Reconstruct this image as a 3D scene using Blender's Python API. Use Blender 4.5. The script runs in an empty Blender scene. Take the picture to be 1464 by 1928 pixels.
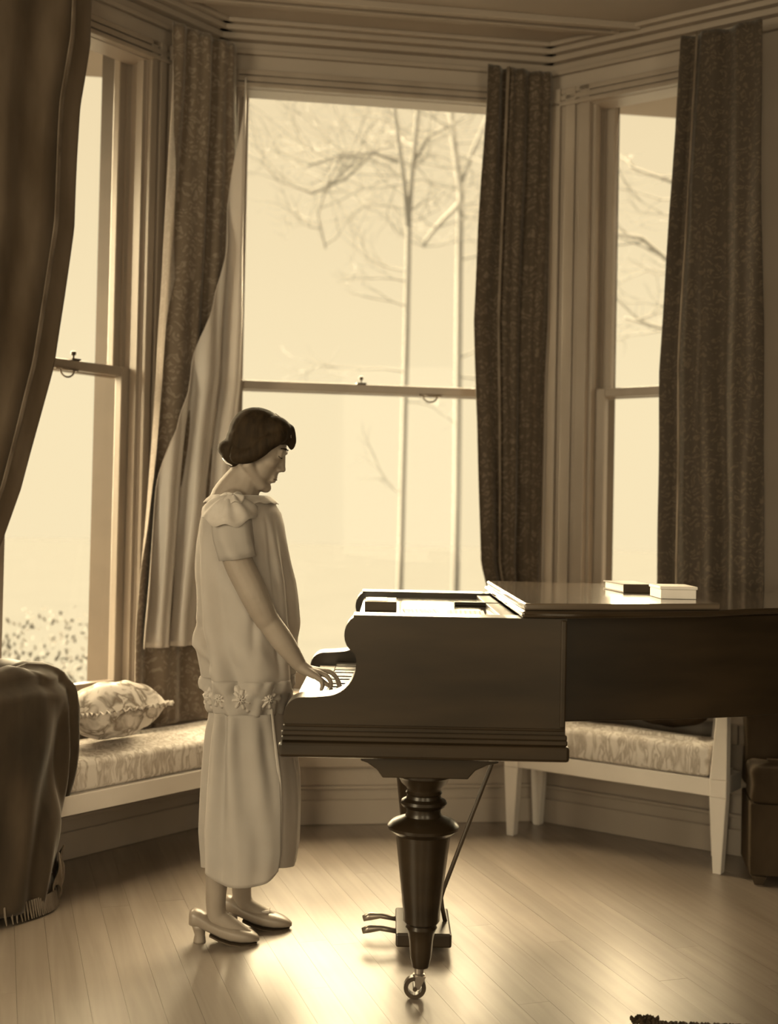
import bpy, bmesh, math, random
from mathutils import Vector, Matrix, noise
random.seed(7)
S = bpy.context.scene
C = S.collection
PI = math.pi

# ------------------------------------------------------------------ camera
cd = bpy.data.cameras.new('camera'); cam = bpy.data.objects.new('camera', cd); C.objects.link(cam)
ROLL, PITCH, FPX = .0203, .0206, 2290.0
_c, _s, _cp, _sp = math.cos(ROLL), math.sin(ROLL), math.cos(PITCH), math.sin(PITCH)
_r = Vector((_c, -_s*_sp, _s*_cp)); _u = Vector((-_s, -_c*_sp, _c*_cp)); _f = Vector((0, _cp, _sp))
M = Matrix.Identity(4)
for i in range(3):
    M[i][0] = _r[i]; M[i][1] = _u[i]; M[i][2] = -_f[i]
M[2][3] = 1.24
cam.matrix_world = M
cd.sensor_fit = 'VERTICAL'; cd.sensor_height = 36; cd.lens = FPX/1928*36
cd.shift_y = -30.5/1928
cd.clip_start = .05; cd.clip_end = 300
cd.dof.use_dof = True; cd.dof.focus_distance = 3.45; cd.dof.aperture_fstop = 2.0
S.camera = cam

# ------------------------------------------------------------------ sky, sun, added fill lamps, exposure
SKY = (1.0, .83, .515)
wd = bpy.data.worlds.new('overcast_sky'); S.world = wd; wd.use_nodes = True
nt = wd.node_tree; nt.nodes.clear()
wo = nt.nodes.new('ShaderNodeOutputWorld'); wb = nt.nodes.new('ShaderNodeBackground')
tc = nt.nodes.new('ShaderNodeTexCoord'); sx = nt.nodes.new('ShaderNodeSeparateXYZ'); rp = nt.nodes.new('ShaderNodeValToRGB')
nt.links.new(tc.outputs['Generated'], sx.inputs[0]); nt.links.new(sx.outputs['Z'], rp.inputs[0])
nt.links.new(rp.outputs[0], wb.inputs[0]); nt.links.new(wb.outputs[0], wo.inputs[0])
rp.color_ramp.elements[0].position = .12; rp.color_ramp.elements[0].color = (*SKY, 1)
rp.color_ramp.elements[1].position = .55; rp.color_ramp.elements[1].color = (.84, .655, .385, 1)
wb.inputs[1].default_value = 1.0

sd = bpy.data.lights.new('soft_sun', 'SUN'); so = bpy.data.objects.new('soft_sun', sd); C.objects.link(so)
sd.energy = 58.0; sd.angle = math.radians(120); sd.color = (1, .785, .46)
so.rotation_euler = Vector((.40, -.60, -.69)).to_track_quat('-Z', 'Y').to_euler()

def area(name, loc, target, sx_, sy_, watts, col=(1, .82, .52)):
    d = bpy.data.lights.new(name, 'AREA'); d.shape = 'RECTANGLE'; d.size = sx_; d.size_y = sy_; d.energy = watts; d.color = col
    o = bpy.data.objects.new(name, d); C.objects.link(o); o.location = loc
    o.rotation_euler = (Vector(target)-Vector(loc)).to_track_quat('-Z', 'Y').to_euler()
    return o
area('rear_fill', (-.75, -2.55, 1.8), (-.5, 3.6, 1.0), 1.5, 2.1, 48)  # added fill lamp behind the camera, lifts the sides facing it
area('rear_fill', (2.42, -2.1, 1.8), (-.3, 3.6, 1.0), 1.5, 2.1, 52)  # second added fill, brightens the front of the dress
area('side_fill', (-3.0, .6, 1.75), (-.7, 3.7, .4), 1.5, 2.1, 120)  # added fill from the left, aimed low to brighten the floor

S.view_settings.view_transform = 'Standard'
try: S.view_settings.look = 'None'
except Exception: pass
S.view_settings.exposure = 0.0; S.view_settings.gamma = 1.0; S.view_settings.use_curve_mapping = False
S.cycles.use_denoising = True
S.cycles.max_bounces = 10; S.cycles.transparent_max_bounces = 12

# ------------------------------------------------------------------ materials (sepia print: warm greys)
def sep(v):
    t = max(0, min(1, (math.log10(max(v*.85, 1e-3))+1.45)/1.45))
    return (v, v*(.65+.35*t), v*(.34+.66*t), 1)

MATS = {}
def nodes(name):
    m = bpy.data.materials.new(name); m.use_nodes = True
    return m, m.node_tree, m.node_tree.nodes['Principled BSDF']

def N(nt, kind, **kw):
    n = nt.nodes.new(kind)
    for k, v in kw.items():
        if k in n.inputs: n.inputs[k].default_value = v
        else: setattr(n, k, v)
    return n

def ramp(nt, fac, stops):
    r = nt.nodes.new('ShaderNodeValToRGB'); e = r.color_ramp.elements
    while len(e) < len(stops): e.new(.5)
    for el, (p, c) in zip(e, stops): el.position = p; el.color = c
    nt.links.new(fac, r.inputs[0]); return r.outputs[0]

def coord(nt, scale=(1, 1, 1), src='Object'):
    t = nt.nodes.new('ShaderNodeTexCoord'); m = nt.nodes.new('ShaderNodeMapping'); m.inputs['Scale'].default_value = scale
    nt.links.new(t.outputs[src], m.inputs[0]); return m.outputs[0]

def bump(nt, b, h, strength=.3, dist=.004):
    n = N(nt, 'ShaderNodeBump'); n.inputs['Strength'].default_value = strength; n.inputs['Distance'].default_value = dist
    nt.links.new(h, n.inputs['Height']); nt.links.new(n.outputs[0], b.inputs['Normal'])

def plain(name, v, rough=.6, var=.12, scale=(6, 6, 6), spec=.5, bmp=0, sheen=0, coat=0, trans=0):
    m, nt, b = nodes(name)
    co = coord(nt, scale); n = N(nt, 'ShaderNodeTexNoise', Scale=1.0, Detail=4.0); nt.links.new(co, n.inputs['Vector'])
    nt.links.new(ramp(nt, n.outputs['Fac'], [(.3, sep(v*(1-var))), (.7, sep(v*(1+var)))]), b.inputs['Base Color'])
    b.inputs['Roughness'].default_value = rough; b.inputs['Specular IOR Level'].default_value = spec
    if sheen: b.inputs['Sheen Weight'].default_value = sheen; b.inputs['Sheen Roughness'].default_value = .4
    if coat: b.inputs['Coat Weight'].default_value = coat; b.inputs['Coat Roughness'].default_value = .06
    if bmp: bump(nt, b, n.outputs['Fac'], bmp, .003)
    if trans:
        out = nt.nodes['Material Output']; tr = N(nt, 'ShaderNodeBsdfTranslucent'); tr.inputs[0].default_value = sep(v)
        mx = N(nt, 'ShaderNodeMixShader'); mx.inputs[0].default_value = trans
        nt.links.new(b.outputs[0], mx.inputs[1]); nt.links.new(tr.outputs[0], mx.inputs[2]); nt.links.new(mx.outputs[0], out.inputs[0])
    MATS[name] = m; return m

def brocade(name, v0, v1, scale=14, trans=0.0):
    """figured curtain cloth: curling two-tone damask"""
    m, nt, b = nodes(name)
    co = coord(nt, (scale, scale, scale*.72), 'UV')
    w = N(nt, 'ShaderNodeTexNoise', Scale=1.1, Detail=2.0); nt.links.new(co, w.inputs['Vector'])
    ad = N(nt, 'ShaderNodeVectorMath', operation='MULTIPLY_ADD'); nt.links.new(w.outputs['Color'], ad.inputs[0])
    ad.inputs[1].default_value = (1.3, 1.3, 1.3); nt.links.new(co, ad.inputs[2])
    vo = N(nt, 'ShaderNodeTexVoronoi', Scale=1.4); vo.feature = 'DISTANCE_TO_EDGE'; nt.links.new(ad.outputs[0], vo.inputs['Vector'])
    wv = N(nt, 'ShaderNodeTexWave', Scale=.9, Distortion=9.0, Detail=2.0); wv.wave_type = 'RINGS'; nt.links.new(ad.outputs[0], wv.inputs['Vector'])
    mu = N(nt, 'ShaderNodeMath', operation='MULTIPLY'); nt.links.new(vo.outputs['Distance'], mu.inputs[0]); nt.links.new(wv.outputs['Fac'], mu.inputs[1])
    nt.links.new(ramp(nt, mu.outputs[0], [(.05, sep(v0)), (.16, sep(v1)), (.26, sep(v0*1.2))]), b.inputs['Base Color'])
    b.inputs['Roughness'].default_value = .75; b.inputs['Sheen Weight'].default_value = .25; b.inputs['Sheen Roughness'].default_value = .5
    bump(nt, b, mu.outputs[0], .35, .003)
    if trans:
        out = nt.nodes['Material Output']; tr = N(nt, 'ShaderNodeBsdfTranslucent'); tr.inputs[0].default_value = sep(v1)
        mx = N(nt, 'ShaderNodeMixShader'); mx.inputs[0].default_value = trans
        nt.links.new(b.outputs[0], mx.inputs[1]); nt.links.new(tr.outputs[0], mx.inputs[2]); nt.links.new(mx.outputs[0], out.inputs[0])
    MATS[name] = m; return m

def chintz(name, v0, v1, scale=(38, 38, 7)):
    m, nt, b = nodes(name)
    co = coord(nt, scale); n = N(nt, 'ShaderNodeTexNoise', Scale=1.0, Detail=3.0, Distortion=.7); nt.links.new(co, n.inputs['Vector'])
    nt.links.new(ramp(nt, n.outputs['Fac'], [(.42, sep(v0)), (.56, sep(v1)), (.62, sep(v0))]), b.inputs['Base Color'])
    b.inputs['Roughness'].default_value = .85
    bump(nt, b, n.outputs['Fac'], .2, .004)
    MATS[name] = m; return m

plain('white_paint', .32, .38, .06, (3, 3, 3))
plain('window_paint', .27, .35, .08, (8, 8, 3))
plain('bench_paint', .66, .42, .05, (4, 4, 4))
plain('ceiling_plaster', .27, .75, .08, (2, 2, 2))
plain('dark_wallpaper', .07, .8, .2, (5, 5, 5))
plain('exterior_wood', .085, .7, .1, (3, 3, 9))
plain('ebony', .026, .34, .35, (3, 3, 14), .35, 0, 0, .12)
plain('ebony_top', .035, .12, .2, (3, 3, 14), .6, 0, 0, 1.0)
plain('lid_sheen', .13, .22, .15, (3, 3, 14), .6, 0, 0, .8)  # paler than the other ebony: reflected window light put into the base colour
plain('ebony_dull', .022, .45, .3, (4, 4, 9), .3)
plain('ivory', .78, .22, .05, (30, 3, 3))
plain('black_key_wood', .03, .3, .1)
plain('brass', .30, .3, .2, (20, 20, 20)); MATS['brass'].node_tree.nodes['Principled BSDF'].inputs['Metallic'].default_value = .7
plain('dark_metal', .05, .35, .2, (20, 20, 20), .6)
plain('skin', .28, .55, .06, (14, 14, 14), .3)
plain('hair', .026, .75, .4, (60, 60, 14), .15, .8)
plain('crepe', .66, .85, .04, (18, 18, 18), .15, .1, .1, 0, .55)
plain('crepe_trim', .56, .8, .08, (40, 40, 40), .2, .3, .2, 0, .2)
plain('stocking', .50, .5, .05, (20, 20, 20), .3)
plain('shoe_satin', .26, .35, .1, (20, 20, 20), .5)
plain('shoe_sole', .06, .6, .1)
plain('velvet', .045, .7, .5, (9, 9, 3), .3, .35, .35)
plain('velvet_edge', .13, .6, .4, (30, 30, 8), .4)
plain('curtain_dark', .095, .8, .25, (9, 9, 3), .2, .3, .2, 0, .03)
plain('satin_lining', .54, .36, .14, (5, 5, 2), .6, .1, .2, 0, .3)
plain('paper', .75, .7, .04, (9, 9, 9))
plain('book_cloth', .05, .6, .2, (12, 12, 12))
plain('rug_wool', .035, .95, .5, (60, 60, 60), .2, .6)
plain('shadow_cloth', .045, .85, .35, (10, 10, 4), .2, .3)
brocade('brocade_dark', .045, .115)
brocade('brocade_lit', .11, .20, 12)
brocade('brocade_painted_sun', .45, .75, 16, .7)  # much paler brocade copy with sunlight put into its colour
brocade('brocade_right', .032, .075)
chintz('chintz_pale', .72, .42)
chintz('chintz_pillow', .7, .22, (16, 16, 16))
plain('cushion_top', .85, .85, .03, (6, 6, 6))
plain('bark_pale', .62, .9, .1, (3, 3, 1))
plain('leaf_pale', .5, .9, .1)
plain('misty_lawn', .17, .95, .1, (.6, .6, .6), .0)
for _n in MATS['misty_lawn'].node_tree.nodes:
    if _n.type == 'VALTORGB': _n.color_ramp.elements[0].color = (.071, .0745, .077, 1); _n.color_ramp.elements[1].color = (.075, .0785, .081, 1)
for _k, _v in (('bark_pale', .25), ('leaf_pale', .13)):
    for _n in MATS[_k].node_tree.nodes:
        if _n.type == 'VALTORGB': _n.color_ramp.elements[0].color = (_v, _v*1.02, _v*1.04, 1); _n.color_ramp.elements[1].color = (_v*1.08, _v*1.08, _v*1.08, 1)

def make_floor_mat():
    m, nt, b = nodes('floor_wood')
    oi = N(nt, 'ShaderNodeObjectInfo')
    co = coord(nt, (30, 1.6, 6)); n = N(nt, 'ShaderNodeTexNoise', Scale=1.0, Detail=6.0, Distortion=.6)
    ad = N(nt, 'ShaderNodeVectorMath', operation='ADD'); cb = N(nt, 'ShaderNodeCombineXYZ')
    mm = N(nt, 'ShaderNodeMath', operation='MULTIPLY'); mm.inputs[1].default_value = 40; nt.links.new(oi.outputs['Random'], mm.inputs[0])
    nt.links.new(mm.outputs[0], cb.inputs[0]); nt.links.new(co, ad.inputs[0]); nt.links.new(cb.outputs[0], ad.inputs[1]); nt.links.new(ad.outputs[0], n.inputs['Vector'])
    a = ramp(nt, n.outputs['Fac'], [(.3, sep(.16)), (.7, sep(.24))])
    hs = N(nt, 'ShaderNodeHueSaturation'); mr = N(nt, 'ShaderNodeMapRange'); mr.inputs[3].default_value = .93; mr.inputs[4].default_value = 1.07
    nt.links.new(oi.outputs['Random'], mr.inputs[0]); nt.links.new(mr.outputs[0], hs.inputs['Value']); nt.links.new(a, hs.inputs['Color'])
    nt.links.new(hs.outputs[0], b.inputs['Base Color'])
    n2 = N(nt, 'ShaderNodeTexNoise', Scale=2.2, Detail=5.0); t2 = nt.nodes.new('ShaderNodeNewGeometry'); nt.links.new(t2.outputs['Position'], n2.inputs['Vector'])
    r2 = N(nt, 'ShaderNodeMapRange'); r2.inputs[1].default_value = .3; r2.inputs[2].default_value = .7; r2.inputs[3].default_value = .32; r2.inputs[4].default_value = .50
    nt.links.new(n2.outputs['Fac'], r2.inputs[0]); nt.links.new(r2.outputs[0], b.inputs['Roughness'])
    b.inputs['Specular IOR Level'].default_value = .55
    b.inputs['Coat Weight'].default_value = .75; b.inputs['Coat Roughness'].default_value = .36; b.inputs['Coat IOR'].default_value = 1.55
    bump(nt, b, n.outputs['Fac'], .08, .002)
    MATS['floor_wood'] = m
make_floor_mat()

def make_glass():
    m = bpy.data.materials.new('window_glass'); m.use_nodes = True; nt = m.node_tree; nt.nodes.clear()
    o = nt.nodes.new('ShaderNodeOutputMaterial'); t = nt.nodes.new('ShaderNodeBsdfTransparent'); g = nt.nodes.new('ShaderNodeBsdfGlossy')
    g.inputs['Roughness'].default_value = .02; t.inputs[0].default_value = (.98, .98, .98, 1)
    x = nt.nodes.new('ShaderNodeMixShader'); x.inputs[0].default_value = .006
    nt.links.new(t.outputs[0], x.inputs[1]); nt.links.new(g.outputs[0], x.inputs[2]); nt.links.new(x.outputs[0], o.inputs[0])
    MATS['window_glass'] = m
make_glass()

# ------------------------------------------------------------------ mesh helpers
class MB:
    def __init__(s, tf=None): s.v = []; s.f = []; s.tf = tf; s.uv = None
    def add(s, vs, fs):
        o = len(s.v); s.v += [tuple(s.tf(*p)) if s.tf else tuple(p) for p in vs]; s.f += [tuple(i+o for i in f) for f in fs]; return s
    def box(s, x0, x1, y0, y1, z0, z1):
        return s.add([(x, y, z) for x in (x0, x1) for y in (y0, y1) for z in (z0, z1)],
                     [(0, 1, 3, 2), (4, 6, 7, 5), (0, 4, 5, 1), (2, 3, 7, 6), (0, 2, 6, 4), (1, 5, 7, 3)])
    def hexa(s, lo, hi):
        """two quads (4 points each), lo then hi"""
        return s.add(list(lo)+list(hi), [(3, 2, 1, 0), (4, 5, 6, 7), (0, 1, 5, 4), (1, 2, 6, 5), (2, 3, 7, 6), (3, 0, 4, 7)])
    def rings(s, rs, cap=True, close=True):
        n = len(rs[0]); vs = [p for r in rs for p in r]; fs = []
        for i in range(len(rs)-1):
            for j in range(n if close else n-1):
                k = (j+1) % n; fs.append((i*n+j, i*n+k, (i+1)*n+k, (i+1)*n+j))
        if cap: fs.append(tuple(range(n-1, -1, -1))); fs.append(tuple((len(rs)-1)*n+j for j in range(n)))
        return s.add(vs, fs)
    def lathe(s, cx, cy, prof, n=32, cap=True):
        return s.rings([[(cx+r*math.cos(2*PI*j/n), cy+r*math.sin(2*PI*j/n), z) for j in range(n)] for r, z in prof], cap)
    def prism(s, pts, y0, y1):
        """outline in XZ extruded along Y"""
        n = len(pts)
        return s.add([(x, y0, z) for x, z in pts]+[(x, y1, z) for x, z in pts],
                     [tuple(range(n)), tuple(range(2*n-1, n-1, -1))]+[(i, i+n, (i+1) % n+n, (i+1) % n) for i in range(n)])
    def prism_z(s, pts, z0, z1):
        n = len(pts)
        return s.add([(x, y, z0) for x, y in pts]+[(x, y, z1) for x, y in pts],
                     [tuple(range(n-1, -1, -1)), tuple(range(n, 2*n))]+[(i, (i+1) % n, (i+1) % n+n, i+n) for i in range(n)])
    def tube(s, path, r, n=10, cap=True):
        ps = [Vector(p) for p in path]; rr = r if isinstance(r, (list, tuple)) else [r]*len(ps)
        out = []; up = Vector((.13, .21, .97))
        for i, p in enumerate(ps):
            d = (ps[min(i+1, len(ps)-1)]-ps[max(i-1, 0)]).normalized()
            a = d.cross(up)
            if a.length < .05: a = d.cross(Vector((1, 0, 0)))
            a.normalize(); b = d.cross(a); up = -b if b.dot(up) < 0 else b
            a = up.cross(d).normalized()
            out.append([tuple(p+rr[i]*(math.cos(2*PI*j/n)*a+math.sin(2*PI*j/n)*up)) for j in range(n)])
        return s.rings(out, cap)
    def cap(s, p0, r0, p1, r1, n=14, m=5):
        """tapered capsule"""
        p0 = Vector(p0); p1 = Vector(p1); d = (p1-p0)
        d = d.normalized() if d.length > 1e-6 else Vector((0, 0, 1))
        a = d.orthogonal().normalized(); b = d.cross(a); rs = []
        for i in range(m): t = PI/2*(1-(i+.15)/m); rs.append((p0-d*r0*math.sin(t), r0*math.cos(t)))
        for i in range(m): t = PI/2*(i+.85)/m; rs.append((p1+d*r1*math.sin(t), r1*math.cos(t)))
        return s.rings([[tuple(c+r*(math.cos(2*PI*j/n)*a+math.sin(2*PI*j/n)*b)) for j in range(n)] for c, r in rs])
    def chain(s, pts):
        P = [Vector(p) for p, r in pts]; R_ = [r for p, r in pts]; n = len(P); out = []
        for i in range(n-1):
            a, b, c, d = P[max(i-1, 0)], P[i], P[i+1], P[min(i+2, n-1)]; ra, rb, rc, rd = R_[max(i-1, 0)], R_[i], R_[i+1], R_[min(i+2, n-1)]
            for k in range(6):
                t = k/6; t2 = t*t; t3 = t2*t
                w = (-.5*t3+t2-.5*t, 1.5*t3-2.5*t2+1, -1.5*t3+2*t2+.5*t, .5*t3-.5*t2)
                out.append((a*w[0]+b*w[1]+c*w[2]+d*w[3], ra*w[0]+rb*w[1]+rc*w[2]+rd*w[3]))
        out.append((P[-1], R_[-1]))
        for (p, r), (q, t) in zip(out, out[1:]): s.cap(p, r, q, t, 16, 5)
        return s
    def ell(s, c, r, R=None, n=20, m=12):
        rs = []
        for i in range(m+1):
            t = -PI/2+PI*(i+.001)/(m+.002); row = []
            for j in range(n):
                v = Vector((r[0]*math.cos(t)*math.cos(2*PI*j/n), r[1]*math.cos(t)*math.sin(2*PI*j/n), r[2]*math.sin(t)))
                if R is not None: v = R @ v
                row.append(tuple(Vector(c)+v))
            rs.append(row)
        return s.rings(rs)
    def grid(s, fn, nu, nv):
        """fn(u, v) -> point; keeps UVs"""
        base = len(s.v); s.uv = s.uv or {}
        vs = []; fs = []
        for i in range(nv+1):
            for j in range(nu+1):
                vs.append(fn(j/nu, i/nv))
        for i in range(nv):
            for j in range(nu):
                a = i*(nu+1)+j; fs.append((a, a+1, a+nu+2, a+nu+1))
        return s.add(vs, fs)
    def build(s, name, mat, parent=None, smooth=False, bevel=0, uvs=None, solid=0):
        me = bpy.data.meshes.new(name); me.from_pydata(s.v, [], s.f); me.update()
        bm = bmesh.new(); bm.from_mesh(me); bmesh.ops.recalc_face_normals(bm, faces=bm.faces)
        if uvs:
            ul = bm.loops.layers.uv.new('UVMap')
            for f in bm.faces:
                for l in f.loops: l[ul].uv = uvs[l.vert.index]
        bm.to_mesh(me); bm.free()
        o = bpy.data.objects.new(name, me); C.objects.link(o)
        me.materials.append(MATS[mat])
        if smooth: me.shade_smooth() if hasattr(me, 'shade_smooth') else None
        if smooth == 'auto':
            try: me.set_sharp_from_angle(angle=math.radians(40))
            except Exception: pass
        if bevel:
            b = o.modifiers.new('bevel', 'BEVEL'); b.width = bevel; b.segments = 2; b.limit_method = 'ANGLE'; b.angle_limit = math.radians(35)
        if solid:
            b = o.modifiers.new('thickness', 'SOLIDIFY'); b.thickness = solid; b.offset = 0
        if parent: o.parent = parent; o.matrix_parent_inverse = parent.matrix_basis.inverted()
        return o

def empty(name, loc=(0, 0, 0)):
    o = bpy.data.objects.new(name, None); C.objects.link(o); o.location = loc; o.empty_display_size = .1; return o
def tag(o, label, cat, group=None, kind=None):
    o['label'] = label; o['category'] = cat
    if group: o['group'] = group
    if kind: o['kind'] = kind
    return o
def struct(o, label=None):
    o['kind'] = 'structure'
    if label: o['label'] = label
    return o
def lerp(a, b, t): return a+(b-a)*t
def interp(tab, x):
    """tab sorted by descending or ascending first column -> tuple of the rest"""
    t = sorted(tab)
    if x <= t[0][0]: return t[0][1:]
    for a, b in zip(t, t[1:]):
        if x <= b[0]:
            k = (x-a[0])/(b[0]-a[0]); return tuple(lerp(p, q, k) for p, q in zip(a[1:], b[1:]))
    return t[-1][1:]
def remeshed(mb, name, mat, voxel, parent=None, smooth=6):
    me = bpy.data.meshes.new(name); me.from_pydata(mb.v, [], mb.f); me.update()
    bm = bmesh.new(); bm.from_mesh(me); bmesh.ops.recalc_face_normals(bm, faces=bm.faces); bm.to_mesh(me); bm.free()
    o = bpy.data.objects.new(name, me); C.objects.link(o)
    r = o.modifiers.new('r', 'REMESH'); r.mode = 'VOXEL'; r.voxel_size = voxel
    sm = o.modifiers.new('s', 'SMOOTH'); sm.iterations = smooth; sm.factor = .5
    dg = bpy.context.evaluated_depsgraph_get(); m2 = bpy.data.meshes.new_from_object(o.evaluated_get(dg))
    o.modifiers.clear(); o.data = m2; bpy.data.meshes.remove(me); m2.name = name
    m2.materials.clear(); m2.materials.append(MATS[mat]); m2.shade_smooth()
    if parent: o.parent = parent; o.matrix_parent_inverse = parent.matrix_basis.inverted()
    return o

# ------------------------------------------------------------------ bay geometry: three walls in (s along, t outward, z)
ZC = 3.24
CL = Vector((-.729, 4.904)); CR = Vector((.655, 5.107))
UC = (CR-CL).normalized(); UL = Vector((-.6239, -.7814)).normalized(); UR = Vector((.8218, -.5697)).normalized()
def frame(o, u):
    n = Vector((-u.y, u.x))
    if n.y < 0: n = -n
    return lambda s, t, z: (o.x+u.x*s+n.x*t, o.y+u.y*s+n.y*t, z)
FC = frame(CL, UC); FL = frame(CL, UL); FR = frame(CR, UR)
LENC = (CR-CL).length; LEND = 1.06
NC = Vector((-UC.y, UC.x))
def room(x, y, z=0):   # room axes: x along the middle bay wall from its left corner, y towards the window (0 at that wall)
    return (CL.x+UC.x*x+NC.x*y, CL.y+UC.y*x+NC.y*y, z)

ZB, ZT = .52, 2.985
def bay_wall(name, F, length, s0, s1):
    w = MB(F)
    w.box(0, s0, 0, .15, 0, ZC).box(s1, length, 0, .15, 0, ZC)
    w.box(s0, s1, 0, .15, 0, ZB)
    w.box(s0, s1, 0, .10, ZT, ZC).box(s0, s1, .10, .15, 3.085, ZC)
    o = struct(w.build(name, 'white_paint'))
    w = MB(F).box(0, s0, .1505, .28, 0, ZC).box(s1, length, .1505, .28, 0, ZC).box(s0, s1, .1505, .28, 0, ZB).box(s0, s1, .1505, .28, 3.085, ZC)
    w.build('outer_facing', 'exterior_wood', o)
    # wainscot under the sill: ledge, rail, panel lines
    MB(F).box(.0, length, -.035, -.001, .235, .31).build('apron_rail', 'white_paint', o, bevel=.006)
    MB(F).box(.0, length, -.016, -.001, .143, .158).build('apron_bead', 'white_paint', o, bevel=.004)
    MB(F).box(.0, length, -.012, -.001, .0, .10).build('apron_board', 'white_paint', o, bevel=.004)
    return o
bay_wall('wall_bay_left', FL, LEND, .36, .95)
bay_wall('wall_bay_center', FC, LENC, .085, LENC-.085)
bay_wall('wall_bay_right', FR, LEND, .184, .77)
# corner posts outside so the bay is closed
for nm, c, in (('wall_corner_left', CL), ('wall_corner_right', CR)):
    a = MB()
    F1, F2 = (FC, FL) if c is CL else (FC, FR)
    sc = 0 if c is CL else LENC
    p = [Vector(F1(sc, .001, 0)), Vector(F1(sc, .28, 0)), Vector(F2(0, .28, 0)), Vector(F2(0, .001, 0))]
    a.prism_z([(q.x, q.y) for q in p[:3]], 0, ZC)
    struct(a.build(nm, 'exterior_wood'))

def profile_strip(F, s0, s1, z0, z1, vertical=True):
    """moulded casing: three steps across its width"""
    m = MB(F); w = (s1-s0) if vertical else (z1-z0)
    for a, b, t in ((0, .22, .034), (.22, .34, .018), (.34, .62, .026), (.62, .72, .014), (.72, 1, .022)):
        if vertical: m.box(s0+a*w, s0+b*w, -t, 0, z0, z1)
        else: m.box(s0, s1, -t, 0, z0+a*w, z0+b*w)
    return m

def window(name, F, s0, s1, side_w0, side_w1, label, lifts, lock, stile=.042):
    root = empty(name, F((s0+s1)/2, 0, ZB)); struct(root, label)
    profile_strip(F, s0-side_w0, s0, ZB-.1, 3.062).build('casing', 'window_paint', root, bevel=.003)
    profile_strip(F, s1+side_w1, s1, ZB-.1, 3.062).build('casing', 'window_paint', root, bevel=.003)
    profile_strip(F, s0-side_w0, s1+side_w1, 2.987, 3.062, False).build('head_casing', 'window_paint', root, bevel=.003)
    MB(F).box(s0-side_w0, s1+side_w1, -.06, .14, ZB-.02, ZB+.018).build('sill', 'window_paint', root, bevel=.006)
    for sa, sg in ((s0, 1), (s1, -1)):
        j = MB(F)
        for t0, t1, d in ((.012, .05, .014), (.098, .108, .018)):
            j.box(min(sa, sa+sg*d), max(sa, sa+sg*d), t0, t1, ZB+.018, 2.985)
        j.build('jamb_bead', 'window_paint', root)
    def sash(nm, t0, t1, z0, z1, top, bot):
        a = s0+.004; b = s1-.004
        m = MB(F)
        m.box(a, a+stile, t0, t1, z0, z1).box(b-stile, b, t0, t1, z0, z1)
        m.box(a+stile, b-stile, t0, t1, z1-top, z1).box(a+stile, b-stile, t0, t1, z0, z0+bot)
        o = m.build(nm, 'window_paint', root, bevel=.004)
        MB(F).box(a+stile-.005, b-stile+.005, (t0+t1)/2-.002, (t0+t1)/2+.002, z0+bot-.005, z1-top+.005).build('pane', 'window_glass', o)
        return o
    sash('upper_sash', .110, .148, 1.768, 3.08, .05, .036)
    lo = sash('lower_sash', .056, .096, ZB+.02, 1.806, .036, .075)
    for s in lifts:   # hanging ring pulls under the meeting rail
        m = MB(F); pts = [(s+.030*math.cos(t), .05, 1.766+.026*math.sin(t)) for t in [PI+PI*i/12 for i in range(13)]]
        m.tube([Vector(p) for p in pts], .0035, 8)
        m.box(s-.048, s+.048, .047, .056, 1.764, 1.774)
        m.build('sash_lift', 'brass', lo, True)
    if lock is not None:
        m = MB(F); m.box(lock-.02, lock+.02, .05, .09, 1.806, 1.812); m.lathe(lock, .07, [(.004, 1.81), (.004, 1.824), (.010, 1.828), (.010, 1.838), (.003, 1.842)], 12)
        m.build('sash_lock', 'dark_metal', lo)
    return root
window('window_1', FL, .36, .95, .11, .10, 'tall left sash window of the bay seen at a slant', [.66], .62)
window('window_2', FC, .085, LENC-.085, .083, .083, 'wide middle sash window behind the standing woman', [.91], .62)
window('window_3', FR, .184, .77, .165, .11, 'tall right sash window of the bay', [.53], .51, .05)

# ------------------------------------------------------------------ rest of the room
def rbox(m, x0, x1, y0, y1, z0, z1):
    m.hexa([room(x0, y0, z0), room(x1, y0, z0), room(x1, y1, z0), room(x0, y1, z0)],
           [room(x0, y0, z1), room(x1, y0, z1), room(x1, y1, z1), room(x0, y1, z1)]); return m
YB = -.6828*LEND            # line of the room's front wall
XBL, XBR = -.7306*LEND, LENC+.7306*LEND
X0, X1, Y0R = -2.9, 4.2, -7.5
struct(rbox(MB(), X0-.2, XBL+.01, YB-.0, YB+.2, 0, ZC).build('wall_front_left', 'dark_wallpaper'))
struct(rbox(MB(), XBR-.01, X1+.2, YB-.0, YB+.2, 0, ZC).build('wall_front_right', 'dark_wallpaper'))
struct(rbox(MB(), X1, X1+.2, Y0R, YB, 0, ZC).build('wall_right', 'dark_wallpaper'))
def wall_openings(name, x_axis, pos, a0, a1, ops):
    m = MB(); cur = a0
    def piece(a, b, z0, z1):
        if x_axis: rbox(m, a, b, pos-.2, pos, z0, z1)
        else: rbox(m, pos-.2, pos, a, b, z0, z1)
    for o0, o1, z0, z1 in ops:
        piece(cur, o0, 0, ZC); piece(o0, o1, 0, z0); piece(o0, o1, z1, ZC); cur = o1
    piece(cur, a1, 0, ZC)
    return struct(m.build(name, 'dark_wallpaper'))
wall_openings('wall_rear', True, Y0R, X0-.2, X1+.2, [(-1.9, -.3, .7, 2.9), (1.3, 2.9, .7, 2.9)])
wall_openings('wall_left', False, X0, Y0R, YB, [(-4.9, -3.3, .7, 2.9)])
m = rbox(MB(), X0-.2, X1+.2, Y0R-.2, .7, ZC, ZC+.12)
struct(m.build('ceiling', 'ceiling_plaster'))

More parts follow.
